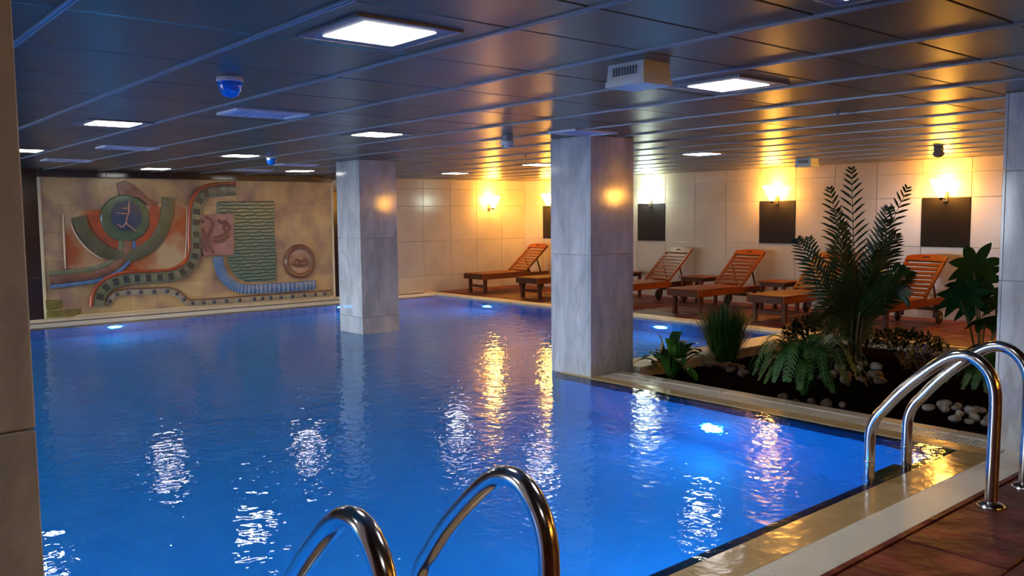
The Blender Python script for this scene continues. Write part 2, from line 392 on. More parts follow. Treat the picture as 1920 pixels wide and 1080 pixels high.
WL = struct('wall_left', MB().box(XL-.3, YF-.2, -0.2, XL, YB+.2, CZ+.1), M['brown_grout'])
plx = lambda me, a, c, m, p, n: link(n, me, m, p, (XL+0.006, a, c), (0, 0, PI/2))
rowsd = [(0.0, .718), (.718, 1.437), (1.437, 2.156), (2.156, 2.44)]
tile_wall(WL, [(3.13-.72*(k+1), 3.13-.72*k) for k in range(3)] + [(8.345, 9.06)], rowsd, M['brown'], plx, name='dark_wall_tile')
tile_wall(WL, [(3.13+.521*k, 3.13+.521*(k+1)) for k in range(10)], [(2.33, 2.44)], M['brown'], plx, name='dark_wall_tile')
tile_wall(WL, [(9.06+.725*k, 9.06+.725*(k+1)) for k in range(6)], rows, M['cream'], plx)
obj('dark_wall_tile', MB().box(XL, YF, 0, XL+.012, .96, CZ), M['brown'], WL, smooth=False)['kind'] = 'stuff'

struct('wall_right', MB().box(XR, YF-.2, -0.2, XR+.2, YB+.2, CZ+.1), M['plaster'])
mb = MB().box(XL-.3, WY-.2, -.2, XR+.2, WY, WZ0).box(XL-.3, WY-.2, WZ1, XR+.2, WY, CZ+.1)
edges = [XL-.3] + [v for ab in WIN for v in ab] + [XR+.2]
for k in range(0, len(edges), 2): mb.box(edges[k], WY-.2, WZ0, edges[k+1], WY, WZ1)
struct('wall_front', mb, M['plaster'])
for i, (a, b) in enumerate(WIN):
    m2 = MB(); f = .05
    m2.box(a, WY-.14, WZ0, b, WY-.08, WZ0+f).box(a, WY-.14, WZ1-f, b, WY-.08, WZ1)
    for x in (a, (a+b)/2-f/2, b-f): m2.box(x, WY-.14, WZ0+f, x+f, WY-.08, WZ1-f)
    wo = struct('window_%d' % (i+1), m2, M['alu'])
    for x0, x1 in ((a+f, (a+b)/2-f/2), ((a+b)/2+f/2, b-f)):
        obj('pane', MB().add([(x0, WY-.11, WZ0+f), (x1, WY-.11, WZ0+f), (x1, WY-.11, WZ1-f), (x0, WY-.11, WZ1-f)], [(0, 1, 2, 3)]), M['pane'], wo, smooth=False)
struct('ground', MB().box(-40, -45, -.4, 30, WY-.2, -.3), M['ground'])

# floor: bedding with stamped concrete slabs
PX0, PX1, PY0, PY1 = -14.75, -2.46, -1.5, 10.45      # pool opening
GX0, GY0, GY1 = -6.0, 6.65, 10.75                    # garden bed
fb = MB()
fb.box(-1.98, YF, -.12, XR, YB, -.012)
fb.box(XL, YF, -.12, -1.98, PY0-.25, -.012)
fb.box(XL, GY1+.15, -.12, -1.98, YB, -.012)
FL = struct('floor', fb, M['slab_joint'])
cache = {}
def slab(x0, x1, y0, y1):
    key = (round(x1-x0, 2), round(y1-y0, 2))
    if key not in cache: cache[key] = MB().cbox(0, 0, 0, key[0]-.008, key[1]-.008, .03, .006).mesh('floor_slab', False)
    link('floor_slab', cache[key], M['slab'], FL, ((x0+x1)/2, (y0+y1)/2, -.015+R.uniform(-.002, .002)), (R.uniform(-.003, .003), R.uniform(-.003, .003), 0))
rs = MB()
x = -1.945
for wd in (.50, .62, .45, .60, .52):
    y = .6+R.uniform(-.3, .1)
    while y < 7.6:
        ln = R.choice((.50, .70, .90)); slab(x, x+wd, y, y+ln); y += ln
    x += wd
rs.box(x, YF, -.03, XR, YB, 0).box(-1.945, YF, -.03, x, .3, 0).box(-1.945, 8.7, -.03, x, YB, 0)
y = GY1+.16
for wd in (.60, .50, .70, .55, .145):
    x = XL+.02
    if y+wd > YB: wd = YB-y-.015
    while x < -2.2:
        ln = R.choice((.60, .80, 1.0)); x1 = min(x+ln, -1.96); slab(x, x1, y, y+wd); x = x1
    y += wd
rs.box(XL, YF, -.03, -1.98, PY0-.3, 0)
obj('floor_slab', rs, M['slab'], FL, smooth=False)['kind'] = 'stuff'
struct('trim_1', MB().box(-1.978, YF, -.03, -1.948, GY0, .004), M['slab'])

# pool basin, waterline, lips, gratings, copings
pb = MB()
pb.box(-15.29, -1.75, -1.55, -2.2, 10.75, -1.40)
pb.box(-2.46, -1.7, -1.40, -2.02, 6.5, -.06)
pb.box(-6.5, 6.17, -1.40, -2.46, 6.40, -.06)
pb.box(-6.5, 6.40, -1.40, -6.05, 10.74, -.06)
pb.box(-15.29, 10.45, -1.40, -6.5, 10.74, -.06)
pb.box(-15.29, -1.7, -1.40, -14.75, 10.45, -.06)
pb.box(-14.75, -1.75, -1.40, -2.46, -1.5, -.06)
struct('pool_basin', pb, M['basin'])
nv = MB()
nv.box(-2.535, -1.5, -.22, -2.455, 6.18, -.032).box(-6.5, 6.095, -.22, -2.535, 6.175, -.032)
nv.box(-6.575, 6.17, -.20, -6.495, 10.45, -.032).box(-14.75, 10.38, -.05, -6.5, 10.455, -.028).box(-14.755, -1.5, -.05, -14.70, 10.45, -.028)
struct('trim_2', nv, M['navy'])
# tan lips slope up out of the water
def wedge(x0, y0, x1, y1, axis, za, zb):
    if axis == 'x': return [(x0,y0,-.3),(x1,y0,-.3),(x1,y1,-.3),(x0,y1,-.3),(x0,y0,za),(x1,y0,zb),(x1,y1,zb),(x0,y1,za)]
    return [(x0,y0,-.3),(x1,y0,-.3),(x1,y1,-.3),(x0,y1,-.3),(x0,y0,za),(x1,y0,za),(x1,y1,zb),(x0,y1,zb)]
BF = [(0,3,2,1),(4,5,6,7),(0,1,5,4),(1,2,6,5),(2,3,7,6),(3,0,4,7)]
lp = MB()
lp.add(wedge(-2.46, -1.7, -2.22, 6.175, 'x', -.0135, -.002), BF)
lp.add(wedge(-6.5, 6.175, -2.22, 6.30, 'y', -.0135, -.003), BF)
struct('trim_3', lp, M['lip'])
struct('trim_11', MB().box(XL+.06, -1.7, -.2, XL+.13, 10.45, .006), M['navy'])
struct('trim_10', MB().add(wedge(-15.15, -1.7, -14.75, 10.45, 'x', -.002, -.012), BF), M['grate'])
# garden-side stone, far coping and planter kerb, built stone by stone
cp = MB().box(-2.2, 6.51, -.2, -1.98, 6.66, -.03).box(-6.1, 6.51, -.3, -2.2, 6.64, -.03)
CP = struct('trim_4', cp, M['marble_joint'])
def stones(parent, a0, a1, step, fn, m):
    a = a0
    while a < a1-.05:
        b = min(a+step, a1); cx, cy, cz, sx, sy, sz = fn(a, b)
        link('coping_stone', MB().cbox(0, 0, 0, sx, sy, sz, .006).mesh('coping_stone', False), m, parent, (cx, cy, cz)); a = b
stones(CP, -6.06, -1.98, .68, lambda a, b: ((a+b)/2, 6.58, -.012, b-a-.005, .15, .035), M['coping_grey'])
CP2 = struct('trim_5', MB().box(XL, 10.47, -.2, -6.35, 10.70, -.03), M['marble_joint'])
stones(CP2, XL+.01, -6.45, .60, lambda a, b: ((a+b)/2, 10.56, -.010, b-a-.005, .27, .045), M['coping'])
obj('paving_strip', MB().box(XL, 10.70, -.1, -1.98, GY1+.15, -.002), M['slab'], FL, smooth=False)
CP3 = struct('trim_6', MB().box(-6.42, 6.88, -.3, -6.04, 10.69, -.03), M['marble_joint'])
stones(CP3, 6.88, 10.69, .62, lambda a, b: (-6.23, (a+b)/2, -.005, .42, b-a-.005, .05), M['coping'])
obj('kerb_face', MB().box(-6.06, 6.9, -.28, -6.03, 10.69, -.03), M['coping'], CP3, smooth=False)
CP4 = struct('trim_7', MB().box(-6.03, 10.66, -.3, -1.98, 10.74, -.03), M['marble_joint'])
stones(CP4, -6.02, -1.98, .62, lambda a, b: ((a+b)/2, 10.70, -.008, b-a-.005, .16, .05), M['coping'])
obj('kerb_face', MB().box(-6.03, 10.60, -.28, -1.98, 10.63, -.035), M['coping'], CP4, smooth=False)
LG = struct('trim_8', MB().box(XL, -1.7, -.2, XL+.06, 10.45, .055), M['coping'])

# overflow gratings: too fine to pick apart slat by slat
ch = MB().box(-2.22, -1.6, -.20, -1.98, 6.5, -.10)
struct('trim_9', ch.box(-6.1, 6.30, -.20, -2.22, 6.51, -.10), M['channel'])
g = MB(); y = -1.5
while y < 6.48:
    g.box(-2.215, y, -.03, -1.985, y+.0105, 0.0); y += .0205
for xx in (-2.205, -2.105, -2.005): g.box(xx-.007, -1.5, -.036, xx+.007, 6.48, -.012)
o = obj('overflow_grating', g, M['grate'], smooth=False); o.location.z = 0.0
tag(o, 'white slatted overflow grating along the foreground pool edge beside the red floor', 'grating')
g = MB(); x = -6.05
while x < -2.225:
    g.box(x, 6.305, -.03, x+.012, 6.505, -.002); x += .026
for yy in (6.32, 6.40, 6.49): g.box(-6.05, yy-.007, -.036, -2.225, yy+.007, -.014)
o = obj('overflow_grating', g, M['grate'], smooth=False)
tag(o, 'beige slatted overflow grating between the pool and the planted bed', 'grating')

# water surface
wv = MB()
wv.add([(-14.80,-1.52,0),(-2.30,-1.52,0),(-2.30,6.20,0),(-14.80,6.20,0),(-6.48,6.20,0),(-6.48,10.46,0),(-14.80,10.46,0)], [(0,1,2,3),(3,4,5,6)])
o = obj('pool_water', wv, M['water'], None, (0, 0, -.018), smooth=False)
tag(o, 'clear blue lit rippled water filling the swimming pool', 'water', kind='stuff')

# garden soil
def soil_z(x, y): return -.10+.03*(math.sin(x*3.1+y*1.7)+.6*math.sin(y*4.3-x*2.2))
sb = MB(); nx, ny = 60, 60
for j in range(ny+1):
    for i in range(nx+1):
        x = -6.03+(4.05)*i/nx; y = 6.63+(10.60-6.63)*j/ny
        e = min(1, i/4, j/3, (ny-j)/3)
        sb.v.append((x, y, -.10+.03*e*(math.sin(x*3.1+y*1.7)+.6*math.sin(y*4.3-x*2.2))+R.uniform(-.008, .008)))
for j in range(ny):
    for i in range(nx): sb.f.append((j*(nx+1)+i, j*(nx+1)+i+1, (j+1)*(nx+1)+i+1, (j+1)*(nx+1)+i))
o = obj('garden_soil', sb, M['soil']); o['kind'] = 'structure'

# pillars clad in marble slabs
def pillar(x0, x1, y0, y1, z0, joints, label):
    p = thing('marble_pillar', label, 'pillar', ((x0+x1)/2, (y0+y1)/2, z0), group=None)
    hx, hy = (x1-x0)/2, (y1-y0)/2
    obj('core', MB().box(-hx+.02, -hy+.02, 0, hx-.02, hy-.02, CZ-z0), M['marble_joint'], p, smooth=False)
    zs = [z0]+joints+[CZ]
    for a, b in zip(zs[:-1], zs[1:]):
        zc, h = (a+b)/2-z0, b-a-.004
        for s in (-1, 1):
            obj('marble_slab', MB().cbox(0, 0, 0, .022, 2*hy-.001, h, .003), M['marble'], p, (s*(hx-.011), 0, zc), smooth=False)
            obj('marble_slab', MB().cbox(0, 0, 0, 2*hx-.046, .022, h, .003), M['marble'], p, (0, s*(hy-.011), zc), smooth=False)
    return p
pillar(-11.19, -10.55, 6.175, 6.79, -1.40, [.22, 1.34], 'farther square marble pillar standing in the pool water before the relief mural')
pillar(-6.68, -6.09, 6.215, 6.86, -.03, [1.235], 'nearer square marble pillar at the pool corner beside the planted bed')
pillar(-2.32, -1.72, 6.36, 6.97, -.03, [1.17, 1.915], 'pale marble pillar cut by the right edge, behind the far ladder')
pillar(-2.56, -1.96, -.25, .375, -.03, [1.22], 'brownish marble pillar cut by the left edge of the view')

# ------------------------------------------------------------------ ceiling fittings
leds = [(-3.25, 2.02, 'large square LED ceiling panel nearest the camera, left of the ceiling box'),
        (-3.23, 4.51, 'square LED ceiling panel beside the white emergency box at right'),
        (-7.62, 2.15, 'square LED ceiling panel at left above the mural, second in size on that side'),
        (-7.21, 4.43, 'square LED ceiling panel in front of the farther pillar top'),
        (-10.65, 4.52, 'square LED ceiling panel midway above the mural, left of the far blue beacon'),
        (-14.15, 4.60, 'small far LED ceiling panel above the left half of the mural'),
        (-13.63, 6.83, 'small far LED ceiling panel above the right end of the mural'),
        (-13.00, 9.66, 'small LED ceiling panel over the pool near the corner sconce'),
        (-10.10, 9.14, 'small LED ceiling panel just left of the nearer pillar'),
        (-7.15, 9.41, 'LED ceiling panel right of the nearer pillar toward the loungers'),
        (-11.12, 2.15, 'LED ceiling panel at the left pillar edge, partly hidden by it'),
        (-1.50, 2.88, 'LED ceiling panel cut by the top edge of the view at right'),
        (0.40, 0.45, 'LED ceiling panel over the red deck, behind the viewer'),
        (-3.25, -0.60, 'LED ceiling panel over the pool, behind the viewer')]
src = None
for i, (x, y, l) in enumerate(leds):
    if src is None:
        src = thing('ceiling_light', l, 'ceiling light', (x, y, CZ), 0, 'square LED panels in the ceiling')
        f = MB(); h = .26; q = .178
        f.box(-h, -h, -.008, h, -q, 0).box(-h, q, -.008, h, h, 0).box(-h, -q, -.008, -q, q, 0).box(q, -q, -.008, h, q, 0)
        f.box(-h, -h, -.011, h, -h+.012, -.008).box(-h, h-.012, -.011, h, h, -.008).box(-h, -h, -.011, -h+.012, h, -.008).box(h-.012, -h, -.011, h, h, -.008)
        obj('lamp_frame', f, M['frame'], src, smooth=False)
        obj('diffuser', MB().cbox(0, 0, -.006, .352, .352, .010, .003), M['led'], src, smooth=False)
    else: dup(src, (x, y, CZ), l)
vents = [(-6.26, 2.85, 'nearest pale air vent in the ceiling, between blue beacon and farther pillar'), (-10.13, 3.0, 'pale air vent in the ceiling at left above the mural'),
         (-12.70, 2.98, 'farthest left pale air vent, beside the edge lamp'), (-13.78, 6.05, 'far pale air vent above the mural, left of the end lamp'),
         (-12.08, 5.98, 'far pale air vent beside the far blue beacon'), (-5.93, 5.95, 'pale air vent against the top of the nearer pillar')]
src = None
for x, y, l in vents:
    if src is None:
        src = thing('air_vent', l, 'vent', (x, y, CZ), 0, 'air vents in the ceiling')
        f = MB(); a, b = .19, .29
        f.box(-a, -b, -.016, a, -b+.05, 0).box(-a, b-.05, -.016, a, b, 0).box(-a, -b+.05, -.016, -a+.03, b-.05, 0).box(a-.03, -b+.05, -.016, a, b-.05, 0)
        obj('vent_frame', f, M['vent'], src, smooth=False)
        s = MB()
        for k in range(8): s.box(-a+.03, -b+.062+k*.062, -.011, a-.03, -b+.074+k*.062, -.003)
        s.box(-a+.03, -b+.05, -.003, a-.03, b-.05, 0)
        obj('louvre', s, M['vent_dark'], src, smooth=False)
    else: dup(src, (x, y, CZ), l)
for (x, y, l) in [(-4.80, 1.99, 'blue domed beacon on the ceiling nearest the camera'), (-10.68, 4.95, 'far blue domed beacon on the ceiling above the mural')]:
    t = thing('beacon', l, 'alarm beacon', (x, y, CZ), 0)
    obj('base_ring', MB().lathe([(.072, 0), (.075, -.008), (.075, -.022), (.068, -.026)], 24), M['white'], t)
    obj('lens', MB().lathe([(.070, -.024), (.070, -.045), (.064, -.047), (.062, -.062), (.052, -.088), (.035, -.104), (.012, -.112), (.001, -.113)], 24), M['blue_lens'], t)
for (x, y, l, mm) in [(-6.60, 5.56, 'white smoke detector on the ceiling left of the nearer pillar', 'white'), (-4.80, 11.1, 'dark smoke detector on the ceiling above the right sconce', 'grey_pl')]:
    t = thing('smoke_detector', l, 'smoke detector', (x, y, CZ), 0)
    obj('base', MB().lathe([(.055, 0), (.058, -.02), (.058, -.045), (.05, -.05)], 20), M['grey_pl'], t)
    obj('sensor_head', MB().lathe([(.050, -.05), (.066, -.058), (.070, -.085), (.060, -.10), (.045, -.105), (.043, -.118), (.015, -.125), (.001, -.125)], 20), M[mm], t)
    s = MB()
    for k in range(8):
        a = k*PI/4; s.cbox(.052*math.cos(a), .052*math.sin(a), -.104, .012, .012, .010, .002, Matrix.Rotation(a, 3, 'Z'))
    obj('sensor_slot', s, M['dark'], t, smooth=False)
def alarm_box(x, y, l, s=1.0):
    t = thing('emergency_light', l, 'emergency light', (x, y, CZ), 0)
    b = MB(); w, d, h = .135*s, .115*s, .088*s
    for (ww, dd, zz) in ((w-.012, d-.012, 0), (w-.006, d-.006, -h), (w, d, -h-.001), (w, d, -h-.030*s)): b.v += [(-ww,-dd,zz),(ww,-dd,zz),(ww,dd,zz),(-ww,dd,zz)]
    for k in range(3):
        for i in range(4): b.f.append((k*4+i, k*4+(i+1)%4, k*4+4+(i+1)%4, k*4+4+i))
    b.f += [(3,2,1,0), (12,13,14,15)]
    obj('housing', b, M['white'], t, smooth=False)
    g = MB()
    for k in range(9): g.box(-.080*s+k*.019*s, -d-.002, -h+.022, -.073*s+k*.019*s, -d+.008, -.022)
    obj('vent_slot', g, M['grey_pl'], t, smooth=False)
alarm_box(-3.10, 3.53, 'white emergency light box on the ceiling in the foreground')
alarm_box(-7.0, 11.75, 'small far emergency light box on the ceiling above the palm')
for (x, y, l) in [(-3.58, 6.44, 'tiny sprinkler head on the ceiling right of the large white box'), (-8.48, 7.45, 'tiny sprinkler head on the ceiling left of the nearer pillar')]:
    t = thing('sprinkler', l, 'sprinkler', (x, y, CZ), 0)
    obj('escutcheon', MB().lathe([(.03, 0), (.028, -.008), (.010, -.012), (.008, -.035)], 12), M['frame'], t)
    obj('deflector', MB().lathe([(.006, -.034), (.018, -.036), (.018, -.039), (.004, -.041)], 12), M['frame'], t)

# ------------------------------------------------------------------ wall sconces
def sconce(loc, rz, m, l):
    t = thing('wall_sconce', l, 'wall lamp', loc, rz, None)
    obj('back_plate', MB().cbox(0, -.012, -.10, .07, .022, .16, .006), M['bracket'], t)
    obj('arm', MB().tube([(0, -.02, -.12), (0, -.07, -.13), (0, -.16, -.12)], .012, 8), M['bracket'], t)
    obj('cup', MB().lathe([(.004, -.15), (.020, -.145), (.032, -.12), (.034, -.105)], 16, (0, -.165, 0)), M['bracket'], t)
    obj('glass_shade', MB().lathe([(.034, -.108), (.060, -.05), (.100, .03), (.148, .12), (.158, .155), (.150, .155), (.092, .04), (.034, -.08), (.004, -.09)], 24, (0, -.165, 0)), m, t)
sconce((XL+.012, 12.31, 1.92), PI/2, M['shade_warm'], 'amber glass sconce on the left wall near the room corner, no dark panel below')
for x, mm, l in [(-14.30, 'shade_warm', 'amber glass sconce half hidden by the left side of the nearer pillar'), (-11.42, 'shade_cool', 'white-green glowing glass sconce right of the nearer pillar'),
                 (-2.78, 'shade_warm', 'amber glass sconce on the back wall hidden by the right pillar'), (0.10, 'shade_warm', 'amber glass sconce on the back wall beyond the right edge'), (2.98, 'shade_warm', 'last amber glass sconce of the back wall, far right'),
                 (-8.54, 'shade_warm', 'amber glass sconce on the back wall left of the palm'), (-5.66, 'shade_warm', 'amber glass sconce on the back wall right of the palm')]:
    sconce((x, YB-.02, 1.96), 0, M[mm], l)

for y, l in ((3.3, 'amber glass sconce on the right wall beside the viewer'), (5.6, 'amber glass sconce on the right wall beyond the deck'),):
    sconce((XR-.012, y, 1.92), -PI/2, M['shade_warm'], l)

# ------------------------------------------------------------------ underwater lamps
def pool_light(loc, rz, l, s=1.0, group=None):
    t = thing('pool_light', l, 'underwater lamp', loc, rz, group)
    n = 20
    ring = MB(); lens = MB()
    ring.tube([(.118*s*math.cos(2*PI*k/n), -.008, .118*s*math.sin(2*PI*k/n)) for k in range(n)], .008, 6, True)
    for j in range(5):
        a = j/4*PI/2; rr, d = math.cos(a), math.sin(a)
        for k in range(n): lens.v.append((.098*s*max(rr,.02)*math.cos(2*PI*k/n), -.004-.085*d, .098*s*max(rr,.02)*math.sin(2*PI*k/n)))
    for j in range(4):
        for k in range(n): lens.f.append((j*n+k, j*n+(k+1)%n, (j+1)*n+(k+1)%n, (j+1)*n+k))
    lens.f.append(tuple(4*n+k for k in range(n)))
    obj('rim', ring, M['pool_ring'], t); obj('lens', lens, M['pool_lens'], t)
pool_light((-14.75, 4.03, -.68), PI/2, 'glowing underwater lamp below the left half of the mural')
pool_light((-14.75, 8.20, -.70), PI/2, 'glowing underwater lamp just left of the farther pillar')
pool_light((-13.05, 10.45, -.95), 0, 'glowing underwater lamp below the first lounger')
pool_light((-8.69, 10.45, -.80), 0, 'glowing underwater lamp between nearer pillar and grass tuft')
pool_light((-4.54, 6.17, -.89), 0, 'large glowing underwater lamp in the foreground below the garden edge', 1.0)
for y in (-.4, 1.9, 3.9): pool_light((-2.535, y, -.62), -PI/2, 'underwater lamp on the near pool wall, hidden below the pool edge', 1.3, 'lamps on the hidden near pool walls')
for x in (-5.2,): pool_light((x, -1.5, -.62), PI, 'underwater lamp on the near pool wall, hidden below the pool edge', 1.3, 'lamps on the hidden near pool walls')

# ------------------------------------------------------------------ pool ladders
prof = [(-1.84, 0), (-1.838, .30), (-1.836, .56), (-1.846, .68), (-1.885, .765), (-1.955, .822), (-2.04, .828), (-2.125, .786), (-2.24, .69), (-2.36, .572), (-2.46, .452), (-2.512, .385), (-2.543, .30), (-2.548, .18), (-2.55, -.2), (-2.56, -.75)]
def ladder(y0, y1, l):
    t = thing('pool_ladder', l, 'pool ladder', (-1.84, y0, 0), 0)
    pts = smoothline([(x+1.84, 0, z) for x, z in prof], 5)
    for yy in (0, y1-y0):
        r = obj('handrail', MB().tube(pts, .0335, 20), M['steel'], t, (0, yy, 0))
        obj('floor_flange', MB().lathe([(.034, .030), (.040, .028), (.070, .014), (.074, .008), (.074, 0), (.034, 0)], 28), M['steel'], r)
        obj('rail_joint', MB().lathe([(.0345, .10), (.0362, .102), (.0362, .112), (.0345, .114)], 20, (-.71, 0, 0), cap=False), M['steel'], r)
    for z in (-.040, -.32, -.60):
        st = MB().cbox(-.735, (y1-y0)/2, z, .085, y1-y0-.05, .035, .008)
        for k in range(9): st.cbox(-.735, .07+k*(y1-y0-.14)/8, z+.019, .075, .018, .006, .002)
        obj('step', st, M['tread'], t)
ladder(1.135, 1.695, 'chrome pool ladder in the foreground at bottom centre')
ladder(5.06, 5.56, 'chrome pool ladder at right beside the pale pillar')

# ------------------------------------------------------------------ loungers and side tables
def make_lounger(l, loc):
    t = thing('sun_lounger', l, 'sun lounger', loc, 0, 'wooden sun loungers along the back wall')
    W, H = .66, .40
    for s in (-1, 1):
        obj('side_rail', MB().cbox(s*(W/2-.02), .95, H-.055, .04, 1.90, .10, .006), M['wood'], t)
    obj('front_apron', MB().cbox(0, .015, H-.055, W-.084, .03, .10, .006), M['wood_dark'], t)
    for k in range(13):
        obj('seat_slat', MB().cbox(0, .055+k*.092, H+.006, W-.002, .078, .020, .004), M['wood'], t)
    a = math.radians(39); hy, hz = 1.24, H+.012
    rot = Matrix.Rotation(a, 3, 'X')
    L = .86
    def on_back(u, off=0): return (hy+u*math.cos(a)-off*math.sin(a), hz+u*math.sin(a)+off*math.cos(a))
    for s in (-1, 1):
        y, z = on_back(L/2); obj('back_rail', MB().cbox(s*(W/2-.055), y, z, .045, L, .045, .006, rot), M['wood'], t)
    for k in range(8):
        y, z = on_back(.045+k*.091, .012); obj('back_slat', MB().cbox(0, y, z, W-.15, .060, .018, .004, rot), M['wood'], t)
    # arched head board with a hand hole
    n = 14; b = MB(); hb = []
    outer = [(-W/2+.03, .76), (-W/2+.03, L+.0)] + [(-W/2+.03+(W-.06)*k/n, L+.045*math.sin(PI*k/n)**.7) for k in range(1, n)] + [(W/2-.03, L+.0), (W/2-.03, .76)]
    hole = [(.055*math.cos(2*PI*k/12), .838+.020*math.sin(2*PI*k/12)) for k in range(12)]
    bm = bmesh.new(); fr = []; bk = []
    def ring_(pts, off): return [bm.verts.new((p[0], *on_back(p[1], off))) for p in pts]
    o1, o2, i1, i2 = ring_(outer, .028), ring_(outer, .0), ring_(hole, .028), ring_(hole, .0)
    for A_, B_ in ((o1, o2), (i1, i2)):
        for k in range(len(A_)): bm.faces.new((A_[k], A_[(k+1) % len(A_)], B_[(k+1) % len(A_)], B_[k]))
    for A_, B_ in ((o1, i1), (o2, i2)):
        es = []
        for S in (A_, B_):
            for k in range(len(S)):
                e = bm.edges.get((S[k], S[(k+1) % len(S)])); es.append(e)
        bmesh.ops.triangle_fill(bm, edges=es, use_beauty=True)
    bmesh.ops.recalc_face_normals(bm, faces=bm.faces[:])
    me = bpy.data.meshes.new('head_board'); bm.to_mesh(me); bm.free(); link('head_board', me, M['wood'], t)
    for s in (-1, 1):
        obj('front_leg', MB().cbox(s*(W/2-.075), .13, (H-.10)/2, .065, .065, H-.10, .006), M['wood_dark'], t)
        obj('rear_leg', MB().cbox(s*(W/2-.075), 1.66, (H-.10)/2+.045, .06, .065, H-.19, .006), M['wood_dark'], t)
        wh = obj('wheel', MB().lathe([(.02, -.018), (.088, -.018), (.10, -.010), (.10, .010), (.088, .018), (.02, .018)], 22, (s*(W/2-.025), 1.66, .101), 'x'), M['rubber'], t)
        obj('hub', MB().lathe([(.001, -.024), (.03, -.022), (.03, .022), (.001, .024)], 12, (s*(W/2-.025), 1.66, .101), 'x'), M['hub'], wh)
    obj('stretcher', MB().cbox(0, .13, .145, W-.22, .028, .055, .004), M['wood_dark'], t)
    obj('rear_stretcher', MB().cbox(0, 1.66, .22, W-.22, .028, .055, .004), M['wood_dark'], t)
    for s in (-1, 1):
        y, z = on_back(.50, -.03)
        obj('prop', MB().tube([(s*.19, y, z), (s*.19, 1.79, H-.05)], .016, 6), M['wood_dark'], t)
    return t
xs = [(-14.42, 11.15, 'red-brown slatted lounger nearest the room corner, left of the nearer pillar'), (-12.70, 11.15, 'slatted lounger mostly hidden behind the nearer pillar, only its foot end showing'),
      (-10.42, 11.15, 'slatted lounger just right of the nearer pillar, its foot end hidden'), (-8.84, 11.15, 'slatted lounger in front of the two side tables, above the grass tuft'),
      (-7.29, 11.15, 'slatted lounger half covered by the left palm fronds'), (-5.76, 11.15, 'slatted lounger right of the palm, nearest the right pillar')]
lg = make_lounger(xs[0][2], (xs[0][0], xs[0][1], 0))
for x, y, l in xs[1:]: dup(lg, (x, y, 0), l, 0)
def make_table(l, loc):
    t = thing('side_table', l, 'table', loc, 0, 'small wooden tables between the loungers')
    for k in range(6): obj('top_slat', MB().cbox(0, -.225+k*.09, .49, .56, .082, .022, .004), M['wood'], t)
    for s in (-1, 1):
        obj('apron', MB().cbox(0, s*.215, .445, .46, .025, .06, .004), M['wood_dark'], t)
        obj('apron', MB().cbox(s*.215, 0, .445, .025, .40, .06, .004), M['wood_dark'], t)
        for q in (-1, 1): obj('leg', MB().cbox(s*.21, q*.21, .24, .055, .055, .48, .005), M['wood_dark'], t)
    return t
tb = make_table('small slatted side table between the two loungers right of the nearer pillar', (-9.72, 12.75, 0))
dup(tb, (-8.06, 12.75, 0), 'small slatted side table left of the palm, behind the lounger heads')
dup(tb, (-11.55, 12.75, 0), 'small slatted side table at the right edge of the nearer pillar')

